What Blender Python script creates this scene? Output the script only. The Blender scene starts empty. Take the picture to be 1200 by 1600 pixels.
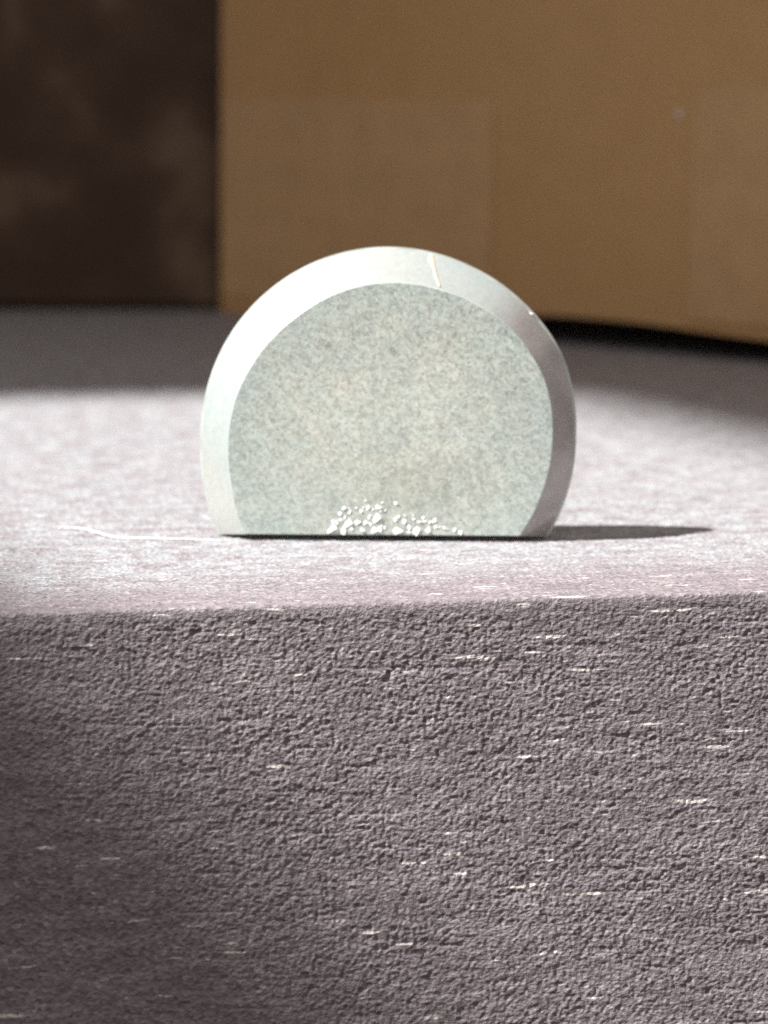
import bpy, bmesh, math, random
import numpy as np
from mathutils import Vector, Matrix

random.seed(7)
rng = np.random.default_rng(11)
S = bpy.context.scene
C = S.collection
MM = 0.001
R = math.radians
ZC = 5.45                                   # height of the roundel's centre above the table, mm

# ------------------------------------------------------------------ camera
cam_d = bpy.data.cameras.new('camera')
cam = bpy.data.objects.new('camera', cam_d)
C.objects.link(cam)
cam.location = (0, -105.5 * MM, 23.5 * MM)
cam.rotation_euler = (R(90 - 10.37), 0, 0)
cam_d.sensor_fit = 'VERTICAL'
cam_d.sensor_height = 36
cam_d.lens = 79.9
cam_d.clip_start = 0.002
cam_d.clip_end = 50
cam_d.dof.use_dof = True
cam_d.dof.focus_distance = 0.110
cam_d.dof.aperture_fstop = 56
S.camera = cam

# ------------------------------------------------------------------ world and sun
W = bpy.data.worlds.new('World')
S.world = W
W.use_nodes = True
bg = W.node_tree.nodes['Background']
bg.inputs['Strength'].default_value = 0.15
wn = W.node_tree
w_tc = wn.nodes.new('ShaderNodeTexCoord')
w_sp = wn.nodes.new('ShaderNodeSeparateXYZ')
w_mr = wn.nodes.new('ShaderNodeMapRange')
w_mr.inputs[1].default_value, w_mr.inputs[2].default_value = -1, 1
w_rp = wn.nodes.new('ShaderNodeValToRGB')          # the room is dim below the table, light above
w_rp.color_ramp.elements[0].position, w_rp.color_ramp.elements[0].color = 0.40, (0.15, 0.125, 0.12, 1)
w_rp.color_ramp.elements[1].position, w_rp.color_ramp.elements[1].color = 0.60, (0.76, 0.69, 0.65, 1)
w_e = w_rp.color_ramp.elements.new(1.0)
w_e.color = (1.75, 1.60, 1.52, 1)
wn.links.new(w_tc.outputs['Generated'], w_sp.inputs[0])
wn.links.new(w_sp.outputs['Z'], w_mr.inputs[0])
wn.links.new(w_mr.outputs[0], w_rp.inputs[0])
wn.links.new(w_rp.outputs[0], bg.inputs['Color'])

SUN_DIR = Vector((-0.638, -0.078, 0.766)).normalized()      # towards the sun
sun_d = bpy.data.lights.new('sun', 'SUN')
sun_d.energy = 4.2
sun_d.angle = R(0.85)
sun_d.color = (1.0, 0.98, 0.945)
sun = bpy.data.objects.new('sun', sun_d)
C.objects.link(sun)
sun.rotation_euler = SUN_DIR.to_track_quat('Z', 'Y').to_euler()

S.view_settings.view_transform = 'Standard'
S.view_settings.look = 'None'
S.view_settings.gamma = 1
S.view_settings.exposure = 1.55
S.cycles.use_denoising = False
S.cycles.max_bounces = 6


# ------------------------------------------------------------------ helpers
class NT:
    """small wrapper for building a node material"""
    def __init__(self, name):
        self.m = bpy.data.materials.new(name)
        self.m.use_nodes = True
        self.t = self.m.node_tree
        self.b = self.t.nodes['Principled BSDF']
        self.out = self.t.nodes['Material Output']

    def n(self, kind, **kw):
        nd = self.t.nodes.new(kind)
        for k, v in kw.items():
            if k in nd.bl_rna.properties and k not in nd.inputs:
                setattr(nd, k, v)
        return nd

    def put(self, sock, v):
        if isinstance(v, bpy.types.NodeSocket):
            self.t.links.new(v, sock)
        else:
            sock.default_value = v

    def coord(self, scale=(1, 1, 1), rot=(0, 0, 0)):
        c = self.t.nodes.new('ShaderNodeTexCoord')
        m = self.t.nodes.new('ShaderNodeMapping')
        m.inputs['Scale'].default_value = scale
        m.inputs['Rotation'].default_value = rot
        self.t.links.new(c.outputs['Object'], m.inputs['Vector'])
        return m.outputs['Vector']

    def noise(self, vec, scale, detail=3, rough=0.55, dist=0.0):
        nd = self.t.nodes.new('ShaderNodeTexNoise')
        self.put(nd.inputs['Vector'], vec)
        nd.inputs['Scale'].default_value = scale
        nd.inputs['Detail'].default_value = detail
        nd.inputs['Roughness'].default_value = rough
        nd.inputs['Distortion'].default_value = dist
        return nd

    def voro(self, vec, scale, feature='F1'):
        nd = self.t.nodes.new('ShaderNodeTexVoronoi')
        nd.feature = feature
        self.put(nd.inputs['Vector'], vec)
        nd.inputs['Scale'].default_value = scale
        return nd

    def ramp(self, fac, stops):
        nd = self.t.nodes.new('ShaderNodeValToRGB')
        e = nd.color_ramp.elements
        while len(e) < len(stops):
            e.new(0.5)
        for i, (p, c) in enumerate(stops):
            e[i].position = p
            e[i].color = c if len(c) == 4 else (*c, 1)
        self.put(nd.inputs['Fac'], fac)
        return nd.outputs['Color']

    def mix(self, fac, a, b, mode='MIX'):
        nd = self.t.nodes.new('ShaderNodeMix')
        nd.data_type = 'RGBA'
        nd.blend_type = mode
        self.put(nd.inputs[0], fac)
        for s, v in ((nd.inputs[6], a), (nd.inputs[7], b)):
            if isinstance(v, tuple) and len(v) == 3:
                v = (*v, 1)
            self.put(s, v)
        return nd.outputs[2]

    def math(self, op, a, b=0.0, clamp=False):
        nd = self.t.nodes.new('ShaderNodeMath')
        nd.operation = op
        nd.use_clamp = clamp
        self.put(nd.inputs[0], a)
        self.put(nd.inputs[1], b)
        return nd.outputs[0]

    def bump(self, h, dist, strength=1.0, normal=None):
        nd = self.t.nodes.new('ShaderNodeBump')
        nd.inputs['Strength'].default_value = strength
        nd.inputs['Distance'].default_value = dist
        self.put(nd.inputs['Height'], h)
        if normal is not None:
            self.put(nd.inputs['Normal'], normal)
        return nd.outputs['Normal']

    def set(self, **kw):
        for k, v in kw.items():
            k = k.replace('_', ' ')
            s = self.b.inputs[k]
            if isinstance(v, tuple) and len(v) == 3 and s.type == 'RGBA':
                v = (*v, 1)
            self.put(s, v)


def mesh_obj(name, verts, faces, mat, parent=None, smooth=False):
    me = bpy.data.meshes.new(name)
    me.from_pydata([tuple(v) for v in verts], [], faces)
    me.materials.append(mat)
    if smooth:
        me.polygons.foreach_set('use_smooth', [True] * len(me.polygons))
    me.update()
    o = bpy.data.objects.new(name, me)
    C.objects.link(o)
    if parent:
        o.parent = parent
    return o


def box_obj(name, lo, hi, mat, parent=None, bevel=0.0):
    bm = bmesh.new()
    bmesh.ops.create_cube(bm, size=1)
    for v in bm.verts:
        v.co = Vector([lo[i] + (v.co[i] + 0.5) * (hi[i] - lo[i]) for i in range(3)])
    if bevel:
        bmesh.ops.bevel(bm, geom=bm.edges[:], offset=bevel, segments=2, affect='EDGES')
    me = bpy.data.meshes.new(name)
    bm.to_mesh(me)
    bm.free()
    me.materials.append(mat)
    o = bpy.data.objects.new(name, me)
    C.objects.link(o)
    if parent:
        o.parent = parent
    return o


def empty(name, loc, rz=0.0):
    o = bpy.data.objects.new(name, None)
    C.objects.link(o)
    o.location = loc
    o.rotation_euler = (0, 0, rz)
    o.empty_display_size = 0.005
    return o


def tag(o, label, cat, group=None, kind=None):
    o['label'] = label
    if cat:
        o['category'] = cat
    if group:
        o['group'] = group
    if kind:
        o['kind'] = kind
    return o


def vnoise(X, Y, sx, sy, seed):
    """smooth value noise on arrays of coordinates, cell size sx by sy"""
    g = np.random.default_rng(seed).random((257, 257))
    x = X / sx + 1000.5
    y = Y / sy + 1000.5
    xi = np.floor(x).astype(int)
    yi = np.floor(y).astype(int)
    fx = x - xi
    fy = y - yi
    fx = fx * fx * (3 - 2 * fx)
    fy = fy * fy * (3 - 2 * fy)
    a = g[xi % 257, yi % 257]
    b = g[(xi + 1) % 257, yi % 257]
    c = g[xi % 257, (yi + 1) % 257]
    d = g[(xi + 1) % 257, (yi + 1) % 257]
    return (a * (1 - fx) + b * fx) * (1 - fy) + (c * (1 - fx) + d * fx) * fy - 0.5


# ------------------------------------------------------------------ materials
def mat_wood():
    k = NT('stained_wood')
    v = k.coord()
    vs = k.coord((1, 5, 5))                 # stretched along the plank
    wp = k.noise(v, 300, 1)
    vl = k.t.nodes.new('ShaderNodeVectorMath')
    vl.operation = 'MULTIPLY_ADD'
    k.put(vl.inputs[0], wp.outputs['Color'])
    vl.inputs[1].default_value = (0.0, 0.006, 0.006)
    k.put(vl.inputs[2], k.coord((1, 13, 13), (0, R(-3), 0)))
    vl = vl.outputs[0]
    base = k.ramp(k.noise(vs, 260, 4).outputs['Fac'],
                  [(0.28, (0.154, 0.132, 0.145)), (0.5, (0.206, 0.180, 0.194)), (0.72, (0.275, 0.246, 0.260))])
    tone = k.noise(v, 60, 2).outputs['Fac']
    base = k.mix(k.math('MULTIPLY', tone, 0.45), base, (0.216, 0.184, 0.196))
    # fine dark and light grains of the finish
    g = k.voro(k.coord((1, 1.5, 1.5)), 4800)
    gr = k.ramp(g.outputs['Color'], [(0.0, (0.45, 0.44, 0.46)), (0.5, (0.92, 0.91, 0.93)), (0.85, (1.3, 1.29, 1.3)), (1.0, (2.0, 1.98, 1.95))])
    # pale open pores: short flecks along the grain
    cell = k.voro(vl, 330)
    rnd = k.t.nodes.new('ShaderNodeSeparateColor')
    k.put(rnd.inputs[0], cell.outputs['Color'])
    on = k.math('GREATER_THAN', rnd.outputs[0], 0.928)
    near = k.math('MULTIPLY', k.math('SUBTRACT', k.math('MULTIPLY', rnd.outputs[1], 0.45), cell.outputs['Distance']), 7, True)
    fl = k.math('MULTIPLY', on, near)
    cell2 = k.voro(k.coord((1, 7, 7), (0, R(3), 0)), 760)
    r2 = k.t.nodes.new('ShaderNodeSeparateColor')
    k.put(r2.inputs[0], cell2.outputs['Color'])
    on2 = k.math('GREATER_THAN', r2.outputs[0], 0.93)
    near2 = k.math('MULTIPLY', k.math('SUBTRACT', k.math('MULTIPLY', r2.outputs[1], 0.55), cell2.outputs['Distance']), 6, True)
    fl2 = k.math('MULTIPLY', on2, near2)
    flk = k.math('MAXIMUM', fl, fl2)
    col = k.mix(k.math('MULTIPLY', flk, 0.75), base, (0.74, 0.70, 0.65))
    h = k.math('ADD', k.noise(k.coord((1, 1.5, 1.5)), 6500, 3, 0.6).outputs['Fac'],
               k.math('MULTIPLY', g.outputs['Distance'], 0.5))
    # dust and bleaching on the upward surface, in streaks along the grain
    geo = k.t.nodes.new('ShaderNodeNewGeometry')
    sep = k.t.nodes.new('ShaderNodeSeparateXYZ')
    k.put(sep.inputs[0], geo.outputs['True Normal'])
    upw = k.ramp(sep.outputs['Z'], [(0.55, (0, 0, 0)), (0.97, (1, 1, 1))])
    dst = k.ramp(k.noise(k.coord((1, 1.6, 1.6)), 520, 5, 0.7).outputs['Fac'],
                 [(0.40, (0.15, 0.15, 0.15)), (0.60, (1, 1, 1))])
    ob = k.t.nodes.new('ShaderNodeTexCoord')
    so = k.t.nodes.new('ShaderNodeSeparateXYZ')
    k.put(so.inputs[0], ob.outputs['Object'])
    rub = k.t.nodes.new('ShaderNodeMapRange')      # the arris is rubbed clean of dust
    rub.interpolation_type = 'SMOOTHSTEP'
    k.put(rub.inputs[0], k.math('ADD', so.outputs['Y'], k.math('MULTIPLY', k.math('SUBTRACT', tone, 0.5), 0.012)))
    rub.inputs[1].default_value, rub.inputs[2].default_value = 0.001, 0.011
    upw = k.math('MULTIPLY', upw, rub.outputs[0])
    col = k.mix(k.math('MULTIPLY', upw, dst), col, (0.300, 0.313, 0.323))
    col = k.mix(0.75, col, gr, 'MULTIPLY')
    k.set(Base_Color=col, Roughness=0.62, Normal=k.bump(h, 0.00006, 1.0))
    k.b.inputs['Specular IOR Level'].default_value = 0.35
    return k.m


def glass_speckle(k):
    """ground glass: a crust of tiny crystal facets, each with its own tilt and tint"""
    v = k.coord()
    warp = k.noise(v, 2500, 2)
    vw = k.t.nodes.new('ShaderNodeVectorMath')
    vw.operation = 'MULTIPLY_ADD'
    k.put(vw.inputs[0], warp.outputs['Color'])
    vw.inputs[1].default_value = (0.0003, 0.0003, 0.0003)
    k.put(vw.inputs[2], k.coord((1, 1, 1.2)))
    c1 = k.voro(vw.outputs[0], 7000)
    c2 = k.voro(vw.outputs[0], 2600)
    big = k.noise(v, 260, 3, 0.6)
    hue = k.noise(v, 800, 3, 0.6)
    s1 = k.t.nodes.new('ShaderNodeSeparateColor')
    k.put(s1.inputs[0], c1.outputs['Color'])
    c = k.ramp(s1.outputs[0], [(0.0, (0.72, 0.75, 0.71)), (0.7, (0.82, 0.845, 0.80)), (1.0, (0.97, 0.975, 0.93))])
    tint = k.ramp(hue.outputs['Fac'], [(0.32, (0.84, 0.98, 1.0)), (0.48, (0.98, 1.0, 0.97)),
                                      (0.60, (1.0, 0.99, 0.92)), (0.70, (1.0, 0.92, 0.90))])
    c = k.mix(0.3, c, tint, 'MULTIPLY')
    lo = k.ramp(big.outputs['Fac'], [(0.35, (0.88, 0.91, 0.92)), (0.65, (1.06, 1.05, 1.03))])
    c = k.mix(1.0, c, lo, 'MULTIPLY')
    # whiter in the middle, bluish near the rim
    of = k.t.nodes.new('ShaderNodeVectorMath')
    of.operation = 'DISTANCE'
    k.put(of.inputs[0], v)
    of.inputs[1].default_value = (0.0002, 0.0, 0.0062)
    rad = k.math('ADD', k.math('MULTIPLY', of.outputs['Value'], 100.0), k.math('MULTIPLY', k.math('SUBTRACT', big.outputs['Fac'], 0.5), 0.9))
    rim = k.ramp(rad, [(0.15, (1.05, 1.055, 1.03)), (0.55, (0.96, 0.98, 0.96)), (0.85, (0.83, 0.90, 0.905))])
    c = k.mix(1.0, c, rim, 'MULTIPLY')
    sm = k.t.nodes.new('ShaderNodeVectorMath')     # a greyer smudge low on the face
    sm.operation = 'DISTANCE'
    k.put(sm.inputs[0], k.coord((0.6, 1, 1.2)))
    sm.inputs[1].default_value = (0.0009, 0.0, 0.0037)
    sd = k.math('ADD', k.math('MULTIPLY', sm.outputs['Value'], 200.0), k.math('MULTIPLY', k.math('SUBTRACT', hue.outputs['Fac'], 0.5), 1.2))
    c = k.mix(1.0, c, k.ramp(sd, [(0.1, (0.86, 0.86, 0.84)), (0.6, (1.0, 1.0, 1.0))]), 'MULTIPLY')
    # facet tilt
    def tilt(col, amt, base):
        a = k.t.nodes.new('ShaderNodeVectorMath')
        a.operation = 'SUBTRACT'
        k.put(a.inputs[0], col)
        a.inputs[1].default_value = (0.5, 0.5, 0.5)
        m = k.t.nodes.new('ShaderNodeVectorMath')
        m.operation = 'MULTIPLY_ADD'
        k.put(m.inputs[0], a.outputs[0])
        m.inputs[1].default_value = (amt, amt, amt)
        k.put(m.inputs[2], base)
        return m.outputs[0]
    geo = k.t.nodes.new('ShaderNodeNewGeometry')
    nn = tilt(c1.outputs['Color'], 0.18, geo.outputs['Normal'])
    nn = tilt(c2.outputs['Color'], 0.05, nn)
    nz = k.t.nodes.new('ShaderNodeVectorMath')
    nz.operation = 'NORMALIZE'
    k.put(nz.inputs[0], nn)
    return c, nz.outputs[0]


def milky(k, col, amount):
    """lets part of the light pass diffusely, as ground glass does"""
    tr = k.t.nodes.new('ShaderNodeBsdfTranslucent')
    k.put(tr.inputs['Color'], col)
    mx = k.t.nodes.new('ShaderNodeMixShader')
    mx.inputs[0].default_value = amount
    k.t.links.new(k.b.outputs[0], mx.inputs[1])
    k.t.links.new(tr.outputs[0], mx.inputs[2])
    k.t.links.new(mx.outputs[0], k.out.inputs['Surface'])


def mat_face():
    k = NT('frosted_glass')
    c, nrm = glass_speckle(k)
    k.set(Base_Color=c, Roughness=0.35, Normal=nrm, IOR=1.5)
    k.b.inputs['Coat Weight'].default_value = 0.6
    k.b.inputs['Coat Roughness'].default_value = 0.12
    milky(k, c, 0.3)
    return k.m


def mat_bevel():
    k = NT('ground_glass_bevel')
    v = k.coord()
    n1 = k.noise(v, 3500, 2, 0.6).outputs['Fac']
    big = k.noise(v, 260, 2, 0.5).outputs['Fac']
    c = k.ramp(n1, [(0.3, (0.52, 0.55, 0.535)), (0.7, (0.60, 0.625, 0.605))])
    c = k.mix(0.5, c, k.ramp(big, [(0.4, (0.82, 0.95, 0.97)), (0.62, (1.0, 0.96, 0.92))]), 'MULTIPLY')
    # lower right stretch: smoother, clearer glass; its shaded, refracted brown painted into the colour
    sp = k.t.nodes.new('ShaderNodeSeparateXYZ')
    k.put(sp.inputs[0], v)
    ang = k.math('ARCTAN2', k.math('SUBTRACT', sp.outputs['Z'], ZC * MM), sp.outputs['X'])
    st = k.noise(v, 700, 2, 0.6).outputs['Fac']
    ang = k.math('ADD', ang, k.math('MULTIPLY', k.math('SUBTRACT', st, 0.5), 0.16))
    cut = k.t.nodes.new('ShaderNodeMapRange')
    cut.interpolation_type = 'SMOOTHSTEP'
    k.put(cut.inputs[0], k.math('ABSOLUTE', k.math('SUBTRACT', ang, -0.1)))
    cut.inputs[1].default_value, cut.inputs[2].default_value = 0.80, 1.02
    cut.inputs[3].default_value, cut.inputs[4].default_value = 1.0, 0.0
    shade_clr = k.ramp(st, [(0.38, (0.43, 0.385, 0.375)), (0.62, (0.53, 0.475, 0.465))])
    c = k.mix(cut.outputs[0], c, shade_clr)
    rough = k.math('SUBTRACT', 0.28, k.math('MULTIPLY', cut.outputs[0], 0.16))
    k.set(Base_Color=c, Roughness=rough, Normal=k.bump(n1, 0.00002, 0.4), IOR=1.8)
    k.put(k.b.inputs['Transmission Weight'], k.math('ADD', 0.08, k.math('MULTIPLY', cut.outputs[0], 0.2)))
    k.b.inputs['Specular IOR Level'].default_value = 0.8
    milky(k, c, 0.22)
    return k.m


def mat_simple(name, col, rough=0.6, trans=0.0, var=0.15, scale=800):
    k = NT(name)
    nz = k.noise(k.coord(), scale, 3).outputs['Fac']
    lo = tuple(x * (1 - var) for x in col)
    hi = tuple(min(1, x * (1 + var)) for x in col)
    k.set(Base_Color=k.ramp(nz, [(0.35, lo), (0.65, hi)]), Roughness=rough)
    k.b.inputs['Transmission Weight'].default_value = trans
    return k.m


def mat_cardboard():
    k = NT('brown_cardboard')
    v = k.coord()
    base = k.ramp(k.noise(v, 240, 3).outputs['Fac'],
                  [(0.3, (0.55, 0.322, 0.138)), (0.7, (0.60, 0.358, 0.157))])
    # faint worn areas
    pat = k.noise(k.coord((1, 1, 0.7)), 32, 1, 0.4, 0.6).outputs['Fac']
    base = k.mix(k.ramp(pat, [(0.40, (0, 0, 0)), (0.62, (0.3, 0.3, 0.3))]), base, (0.63, 0.40, 0.19))
    k.set(Base_Color=base, Roughness=0.8, Normal=k.bump(k.noise(v, 1800, 3).outputs['Fac'], 0.0001, 0.3))
    return k.m


def mat_dark():
    k = NT('recess_brown')  # darkness of the recess put into the colour
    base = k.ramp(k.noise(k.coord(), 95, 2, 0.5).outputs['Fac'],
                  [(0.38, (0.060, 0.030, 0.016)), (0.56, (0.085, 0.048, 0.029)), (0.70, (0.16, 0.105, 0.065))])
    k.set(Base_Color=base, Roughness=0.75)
    return k.m


WOOD = mat_wood()
FACE = mat_face()
BEVEL = mat_bevel()
BODY = mat_simple('clear_green_glass', (0.52, 0.55, 0.52), 0.15, 0.4)
EDGE = mat_simple('polished_glass_edge', (0.55, 0.60, 0.57), 0.2, 0.3)
CHIP = mat_simple('bright_glass_chip', (0.97, 0.98, 0.97), 0.25, 0.0, 0.02)
CREAM = mat_simple('cream_crack', (0.70, 0.58, 0.47), 0.4, 0.0, 0.08)
FIBRE = mat_simple('white_fibre', (0.9, 0.88, 0.85), 0.6, 0.0, 0.05)
CARD = mat_cardboard()
DARK = mat_dark()
PAPER = mat_simple('brown_paper', (0.61, 0.385, 0.192), 0.75, 0.0, 0.05, 300)
PAINT = mat_simple('blocker_paint', (0.45, 0.42, 0.38), 0.5)


# ------------------------------------------------------------------ wooden table top: relief modelled in the mesh
def build_table():
    core = np.arange(-24.0, 24.001, 0.06)
    left = -24 - np.array([1, 3, 8, 20, 45, 90.])[::-1]
    xs = np.concatenate([left, core, -left[::-1]])
    tilt = math.tan(R(16.5))
    prof = []                                # (y, z, ny, nz, s, relief)
    cn, sn = math.cos(R(16.5)), math.sin(R(16.5))
    rad = 0.28
    zs = np.concatenate([[-60, -45, -32], np.arange(-23, -0.35, 0.056)])
    for z in zs:
        prof.append((z * tilt, z, -cn, sn))
    # rounded arris between the sloping front and the top
    a0, a1 = math.atan2(sn, -cn), math.pi / 2
    cy, cz = rad * 0.85, -rad
    for a in np.linspace(a0, a1, 8):
        prof.append((cy + rad * math.cos(a), cz + rad * math.sin(a), math.cos(a), math.sin(a)))
    y = cy
    step = 0.075
    while y < 70:
        y += step
        prof.append((y, 0.0, 0.0, 1.0))
        if y > 12:
            step = min(step * 1.012, 0.6)
    for y in (80, 100, 130, 170, 230, 320):
        prof.append((float(y), 0.0, 0.0, 1.0))
    P = np.array(prof)
    sl = np.concatenate([[0], np.cumsum(np.hypot(np.diff(P[:, 0]), np.diff(P[:, 1])))])
    X, Sg = np.meshgrid(xs, sl, indexing='ij')
    front = (P[:, 3] < 0.9).astype(float)[None, :]
    h = (vnoise(X, Sg, 0.14, 0.125, 1) * 0.060 + vnoise(X - 0.07, Sg, 0.105, 0.1, 12) * 0.022 + vnoise(X + 0.3, Sg + 0.05 * X, 0.36, 0.15, 2) * 0.012
         + vnoise(X, Sg, 1.0, 0.6, 3) * 0.016 + vnoise(X, Sg, 4.5, 3.0, 4) * 0.03)
    pit = vnoise(X, Sg, 0.27, 0.2, 8)
    h = h + np.minimum(0, pit + 0.27) * 0.25
    fib = vnoise(X, Sg + 0.03 * X, 2.2, 0.22, 5)
    h = h + np.where(fib > 0.28, (fib - 0.28) * -0.16, 0)
    amp = np.where(front > 0, 0.95 + 0.5 * vnoise(X, Sg, 2.6, 2.0, 9), 0.75)
    arris = np.abs(sl - sl[np.argmax(P[:, 3] > 0.6)])[None, :]
    h = h * amp * np.clip(0.4 + arris / 1.2, 0, 1)
    # fade the relief away where the mesh gets coarse
    fade = np.clip((70 - np.abs(X) * 2.6) / 6, 0, 1) * np.clip((P[:, 0] < 60) * 1.0, 0, 1)[None, :]
    fade = fade * (P[:, 1] > -22.9)[None, :]
    h = h * fade
    # long slow waviness of the arris
    wav = 0.10 * np.sin(X / 9.0 + 0.6) * np.exp(-np.abs(P[:, 0])[None, :] / 6)
    V = np.empty((*X.shape, 3))
    V[..., 0] = X
    V[..., 1] = P[:, 0][None, :] + P[:, 2][None, :] * h
    V[..., 2] = P[:, 1][None, :] + P[:, 3][None, :] * h + wav * (1 - front) * 0.0
    nx, ns = X.shape
    V = V.reshape(-1, 3) * MM
    i = np.arange(nx - 1)[:, None]
    j = np.arange(ns - 1)[None, :]
    q = np.stack([i * ns + j, (i + 1) * ns + j, (i + 1) * ns + j + 1, i * ns + j + 1], -1).reshape(-1, 4)
    # close the underside and ends with simple strips
    base = len(V)
    me = bpy.data.meshes.new('table_top')
    me.vertices.add(len(V))
    me.vertices.foreach_set('co', V.ravel())
    me.loops.add(q.size)
    me.loops.foreach_set('vertex_index', q.ravel())
    me.polygons.add(len(q))
    me.polygons.foreach_set('loop_start', np.arange(0, q.size, 4))
    me.polygons.foreach_set('use_smooth', np.ones(len(q), dtype=bool))
    me.update(calc_edges=True)
    me.materials.append(WOOD)
    o = bpy.data.objects.new('table_top', me)
    C.objects.link(o)
    o.location = (0, -0.8 * MM, 0)
    o.rotation_euler = (0, 0, R(7.57))
    tag(o, 'grey stained wooden table edge with pale flecks under the glass piece', None, kind='structure')
    return o


build_table()

# ------------------------------------------------------------------ unseen boards added on the left to bound the sun patch
sh = empty('sun_blocker', (-600 * MM, 7 * MM, 0.0), math.atan2(-0.889, 0.457))
tag(sh, 'unseen added shutter with open slats to the left of the table', 'blocker')
box_obj('blocker_post', (-0.16, -0.012, 0.40), (0.0, 0.012, 0.98), PAINT, sh)
box_obj('blocker_board', (0.0, -0.006, 0.739), (0.30, 0.006, 0.90), PAINT, sh)
box_obj('blocker_board', (0.0, -0.006, 0.48), (0.30, 0.006, 0.646), PAINT, sh)

# ------------------------------------------------------------------ dark block added in place of the recess behind on the left
dk = box_obj('recess_block', (-110 * MM, 0, 0), (94.3 * MM, 40 * MM, 150 * MM), DARK, None, 0.0008)
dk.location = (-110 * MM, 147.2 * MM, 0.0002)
tag(dk, 'dark brown block standing in for the recess behind the left of the table', 'block')

# ------------------------------------------------------------------ cardboard box behind on the right
ang = math.atan2(96.5 - 144.68, 34.2 + 17.97)
bx = empty('cardboard_box', (-17.97 * MM, 144.68 * MM, 0.0), ang)
tag(bx, 'brown cardboard box with warped lower edge standing behind the glass', 'box')


def box_wall(name, L, H, th, warp):
    n = 60
    lean = math.tan(R(1.7))
    vs, fs = [], []
    for i in range(n + 1):
        u = L * i / n
        zb = warp(u)
        for (yy, zz) in ((0, zb), (0, H), (th, H), (th, zb)):
            bow = 0.5 * math.sin(math.pi * u / L) * (1 - zz / H)
            vs.append(((u + zz * lean * 0.7) * MM, (yy - bow) * MM, zz * MM))
    for i in range(n):
        a, b = i * 4, i * 4 + 4
        for k in range(4):
            l = (k + 1) % 4
            fs.append((a + k, b + k, b + l, a + l))
    fs.append((0, 1, 2, 3))
    e = n * 4
    fs.append((e + 3, e + 2, e + 1, e))
    return mesh_obj(name, vs, fs, CARD, bx)


def warp_front(u):
    # in mm along the wall: lifted over the middle, coming down towards the ends
    us = np.linspace(u - 5, u + 5, 11)
    return float(np.mean(np.interp(us, [0, 15, 35, 50, 60, 67, 76, 95, 110],
                                   [0.05, 0.5, 2.4, 2.9, 2.7, 2.2, 2.0, 1.0, 0.05])))


fw = box_wall('front_panel', 110, 90, 1.2, warp_front)
sw = box_wall('side_panel', 60, 90, 1.2, lambda u: 0.05)
sw.rotation_euler = (0, 0, R(90))
sw.location = (1.3 * MM, 1.4 * MM, 0)
bw = box_wall('back_panel', 104, 90, 1.2, lambda u: 0.05)
bw.location = (1.6 * MM, 62 * MM, 0)
sw2 = box_wall('side_panel', 60, 90, 1.2, lambda u: 0.05)
sw2.rotation_euler = (0, 0, R(90))
sw2.location = (108 * MM, 1.4 * MM, 0)
box_obj('top_panel', (0.5 * MM, 0, 90.1 * MM), (112 * MM, 64 * MM, 91.4 * MM), CARD, bx)
# paler paper strips stuck to the front
def paper_strip(u0, u1, z0, z1):
    n = 24
    L, H, lean = 110, 90, math.tan(R(1.7))
    vs, fs = [], []
    for i in range(n + 1):
        u = u0 + (u1 - u0) * i / n
        for off, zz in ((0.05, z0), (0.05, z1), (0.2, z1), (0.2, z0)):
            bow = 0.5 * math.sin(math.pi * u / L) * (1 - zz / H)
            vs.append(((u + zz * lean * 0.7) * MM, (-off - bow) * MM, zz * MM))
    for i in range(n):
        a, b = i * 4, i * 4 + 4
        for k in range(4):
            l = (k + 1) % 4
            fs.append((a + k, a + l, b + l, b + k))
    fs.append((3, 2, 1, 0))
    e = n * 4
    fs.append((e, e + 1, e + 2, e + 3))
    return mesh_obj('paper_strip', vs, fs, PAPER, bx)


paper_strip(0.3, 39, 2.0, 23.2)
paper_strip(62.5, 100, 3.4, 24.6)
# small pale speck of floating dust, set just off the card
nk = mesh_obj('pale_speck', [(0, -0.35, 0), (0.22, -0.35, 0.35), (0.1, -0.35, 0.9), (-0.18, -0.35, 0.5),
                       (0, -0.15, 0), (0.22, -0.15, 0.35), (0.1, -0.15, 0.9), (-0.18, -0.15, 0.5)],
              [(0, 1, 2, 3), (7, 6, 5, 4), (0, 4, 5, 1), (1, 5, 6, 2), (2, 6, 7, 3), (3, 7, 4, 0)], FIBRE, bx)
nk.scale = (MM, MM, MM)
nk.location = (0.0612, -0.00035, 0.0215)

# ------------------------------------------------------------------ the glass piece
K = 1 / 29.3                                # mm for one unit of the radius tables
T_IN = [(-50, 256), (-37, 256), (-15, 256), (5, 259), (19, 263), (40, 259), (69, 246), (90, 243), (117, 238),
        (135, 237), (154, 241), (165, 245), (180, 249), (195, 254), (212, 267), (230, 275)]
T_OUT = [(-50, 298), (-31, 299), (0, 297), (26, 304), (40, 300), (66, 296), (90, 296), (135, 296), (165, 296),
         (180, 297), (195, 303), (207, 311), (230, 318)]


def radius(tab, deg):
    a = np.array(tab, float)
    # smooth the table a little so that no kinks show
    ds = np.linspace(-6, 6, 13)
    return float(np.mean(np.interp(deg + ds, a[:, 0], a[:, 1]))) * K


LEAN = math.tan(R(5))
glass = empty('glass_piece', (0.14 * MM, 14.2 * MM, 0.0), R(-2))
tag(glass, 'small pale green glass roundel with a white lit rim on grey wood', 'glass')


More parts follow.
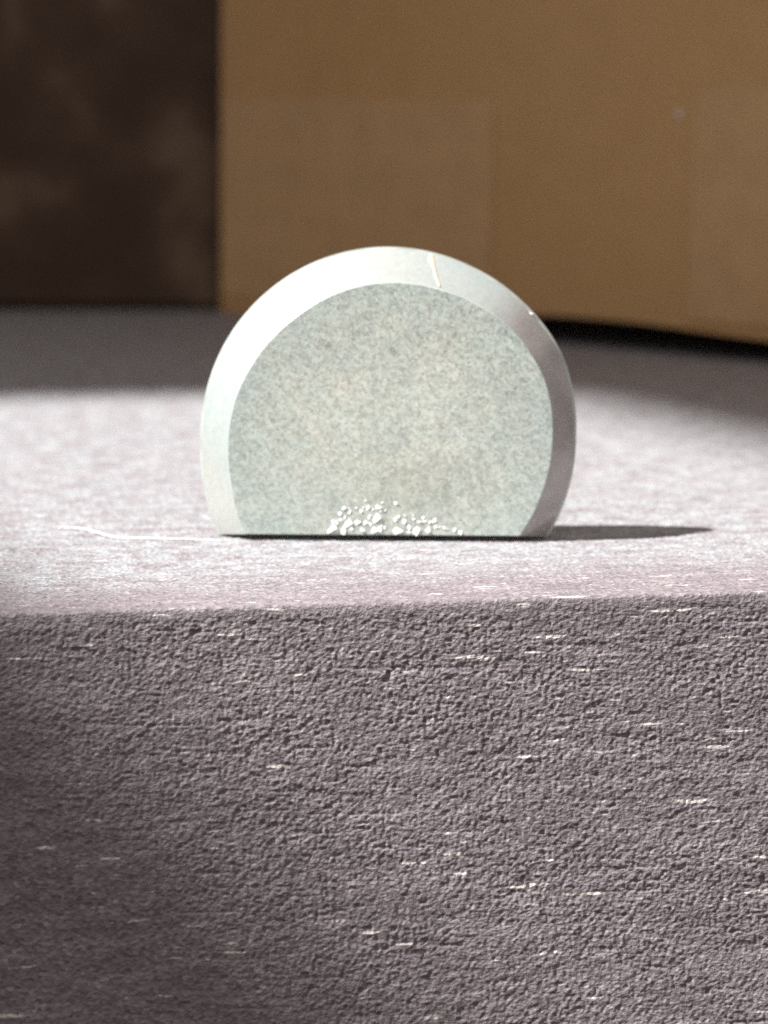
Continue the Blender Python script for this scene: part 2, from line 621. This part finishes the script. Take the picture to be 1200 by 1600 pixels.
def arc(tab, dr, zb, n=180):
    """points (x, z) of an outline cut off at height zb, from lower right over the top to lower left"""
    def pt(d):
        r = radius(tab, d) + dr
        return (r * math.cos(R(d)), ZC + r * math.sin(R(d)))

    def cut(lo, hi):
        for _ in range(40):
            mid = (lo + hi) / 2
            if pt(mid)[1] < zb:
                lo = mid
            else:
                hi = mid
        return hi
    d0 = cut(-60, 0)
    d1 = 180 - 0
    lo, hi = 235.0, 180.0
    for _ in range(40):
        mid = (lo + hi) / 2
        if pt(mid)[1] < zb:
            lo = mid
        else:
            hi = mid
    d1 = hi
    return [pt(d0 + (d1 - d0) * i / n) for i in range(n + 1)]


def P3(x, z, y):
    return (x * MM, (y + z * LEAN) * MM, z * MM)


T = 1.65
N = 180
loops = [arc(T_OUT, 0, 0.02, N), arc(T_OUT, 0, 0.02, N), arc(T_OUT, -0.12, 0.12, N),
         arc(T_IN, 0.05, 0.32, N), arc(T_IN, 0.0, 0.35, N)]
ys = [T, 1.14, 1.07, 0.05, 0.0]


def strip(name, a, b, mat, j0=0, j1=N):
    vs, fs = [], []
    for i in range(a, b + 1):
        vs += [P3(x, z, ys[i]) for x, z in loops[i][j0:j1 + 1]]
    m = j1 - j0 + 1
    for i in range(b - a):
        for j in range(m - 1):
            fs.append((i * m + j, i * m + j + 1, (i + 1) * m + j + 1, (i + 1) * m + j))
    return mesh_obj(name, vs, fs, mat, glass, smooth=True)


def body():
    # back face, rim and underside
    m = N + 1
    vs = [P3(x, z, ys[0]) for x, z in loops[0]] + [P3(x, z, ys[1]) for x, z in loops[1]]
    fs = [tuple(range(m))]
    for j in range(N):
        fs.append((j + 1, j, m + j, m + j + 1)[::-1])
    # underside: from the back, through the foot, up to the front face
    und = [(0, N)]
    k = len(vs)
    for i in range(5):
        vs += [P3(*loops[i][0], ys[i]), P3(*loops[i][N], ys[i])]
    for i in range(4):
        fs.append((k + 2 * i, k + 2 * i + 1, k + 2 * i + 3, k + 2 * i + 2))
    return mesh_obj('body', vs, fs, BODY, glass)


body()
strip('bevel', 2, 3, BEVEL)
strip('outer_edge', 1, 2, EDGE)
strip('inner_edge', 3, 4, EDGE)
# front face as rings so that it can carry a faint unevenness
outl = loops[4]
cx, czf = 0.0, ZC - 0.6
vs, fs = [], []
RN = 24
for k in range(RN):
    f = 1 - k / RN
    for j, (x, z) in enumerate(outl):
        vs.append(P3(cx + (x - cx) * f, czf + (z - czf) * f, 0.0))
m = N + 1
for k in range(RN - 1):
    for j in range(N):
        fs.append((k * m + j, k * m + j + 1, (k + 1) * m + j + 1, (k + 1) * m + j))
    fs.append((k * m + N, k * m, (k + 1) * m, (k + 1) * m + N))
vs.append(P3(cx, czf, 0))
for j in range(N):
    fs.append(((RN - 1) * m + j, (RN - 1) * m + j + 1, len(vs) - 1))
fs.append(((RN - 1) * m + N, (RN - 1) * m, len(vs) - 1))
mesh_obj('front_face', vs, fs, FACE, glass)


# bright chips at the foot of the face: little splintered facets that lean to the sun
def chip_mesh(r, rnd):
    k = rnd.choice((3, 4, 4, 5))
    pts = []
    for i in range(k):
        a = 2 * math.pi * (i + rnd.uniform(-0.3, 0.3)) / k
        q = r * rnd.uniform(0.4, 1.4)
        pts.append((q * math.cos(a) * 1.15, q * math.sin(a)))
    tx, tz = rnd.uniform(0.15, 0.6), rnd.uniform(-0.65, -0.1)
    vs = [(x, 0.02, z) for x, z in pts]
    vs += [(x * 0.9, -0.006 - r * 0.03 - (x * tx + z * tz) * 0.36, z * 0.9) for x, z in pts]
    fs = [tuple(range(k, 2 * k))]
    for i in range(k):
        j = (i + 1) % k
        fs.append((i, j, k + j, k + i))
    return vs, fs


rnd = random.Random(5)
spots = []
tries = 0
while len(spots) < 58 and tries < 4000:
    tries += 1
    px = rnd.uniform(512, 732)
    top = 838 - 62 * math.exp(-((px - 590) / 92) ** 2)
    py = 833 - abs(rnd.gauss(0, 0.5)) * (838 - top)
    if not (508 < px < 735 and top < py < 833):
        continue
    r = 0.07 + 0.2 * rnd.random() ** 2.2 if py < 812 else 0.09 + 0.24 * rnd.random() ** 1.5
    x, z = (px - 604) / 29.2, 0.36 + (836 - py) / 29.2
    if all((x - a) ** 2 + (z - b) ** 2 > (0.8 * (r + c)) ** 2 for a, b, c in spots):
        spots.append((x, max(z, 0.36 + r * 0.7), r))
for x, z, r in spots:
    v, f = chip_mesh(r, rnd)
    o = mesh_obj('chip', [tuple(c * MM for c in p) for p in v], f, CHIP, glass)
    o.location = P3(x, z, -0.005)

# warm crack across the top of the bevel
def on_bevel(deg, f, out=0.03):
    r0, r1 = radius(T_OUT, deg) - 0.12, radius(T_IN, deg) + 0.05
    r = r0 + (r1 - r0) * f
    y = 1.07 + (0.05 - 1.07) * f
    x, z = r * math.cos(R(deg)), ZC + r * math.sin(R(deg))
    return Vector(P3(x + math.cos(R(deg)) * out * 0.7, z + math.sin(R(deg)) * out * 0.7, y - out * 0.7))


def crack(path, mat):
    cr, ff = [], []
    for d, f, w in path:
        cr += [on_bevel(d + w, f, -0.01), on_bevel(d + w * 0.4, f, 0.04), on_bevel(d - w * 0.4, f, 0.035),
               on_bevel(d - w, f, -0.01)]
    for i in range(len(path) - 1):
        for k in range(3):
            a = i * 4 + k
            ff.append((a, a + 1, a + 5, a + 4))
    mesh_obj('crack', cr, ff, mat, glass)


crack([(76.6, 0.01, 0.9), (76.0, 0.2, 1.3), (74.4, 0.45, 0.5), (73.2, 0.66, 0.7), (71.6, 0.86, 0.5), (71.2, 0.95, 0.2)], CREAM)
for d, f, r in ((41.0, 0.02, 0.12),):
    v, fc = chip_mesh(r, rnd)
    o = mesh_obj('chip', [tuple(c * MM for c in p) for p in v], fc, CHIP, glass)
    o.location = on_bevel(d, f, 0.01)


# ------------------------------------------------------------------ white fibre lying on the table
def tube(name, pts, rad, mat, sides=6):
    vs, fs = [], []
    for i, p in enumerate(pts):
        a = Vector(pts[max(i - 1, 0)])
        b = Vector(pts[min(i + 1, len(pts) - 1)])
        t = (b - a).normalized()
        u = t.cross(Vector((0, 0, 1))).normalized()
        w = u.cross(t)
        r = rad * (0.5 + 0.5 * math.sin(math.pi * (i + 0.7) / (len(pts) + 0.4)))
        for s in range(sides):
            q = 2 * math.pi * s / sides
            vs.append(Vector(p) + (u * math.cos(q) + w * math.sin(q)) * r)
    for i in range(len(pts) - 1):
        for s in range(sides):
            t2 = (s + 1) % sides
            fs.append((i * sides + s, i * sides + t2, (i + 1) * sides + t2, (i + 1) * sides + s))
    fs.append(tuple(range(sides))[::-1])
    fs.append(tuple((len(pts) - 1) * sides + s for s in range(sides)))
    return mesh_obj(name, vs, fs, mat, None, smooth=True)


def spline(keys, n=40):
    ks = np.array(keys, float)
    t = np.linspace(0, 1, len(ks))
    tt = np.linspace(0, 1, n)
    out = np.stack([np.interp(tt, t, ks[:, i]) for i in range(3)], 1)
    for _ in range(6):
        out[1:-1] = (out[:-2] + out[1:-1] * 2 + out[2:]) / 4
    return [tuple(p * MM) for p in out]


o = tube('white_fibre', spline([(-18.0, 17.6, 0.12), (-16.5, 16.9, 0.22), (-14.6, 14.7, 0.12), (-12.6, 14.3, 0.16),
                                (-10.5, 14.2, 0.12), (-8.6, 14.0, 0.10)]), 0.036 * MM, FIBRE)
tag(o, 'thin white fibre lying on the table left of the glass', 'fibre')
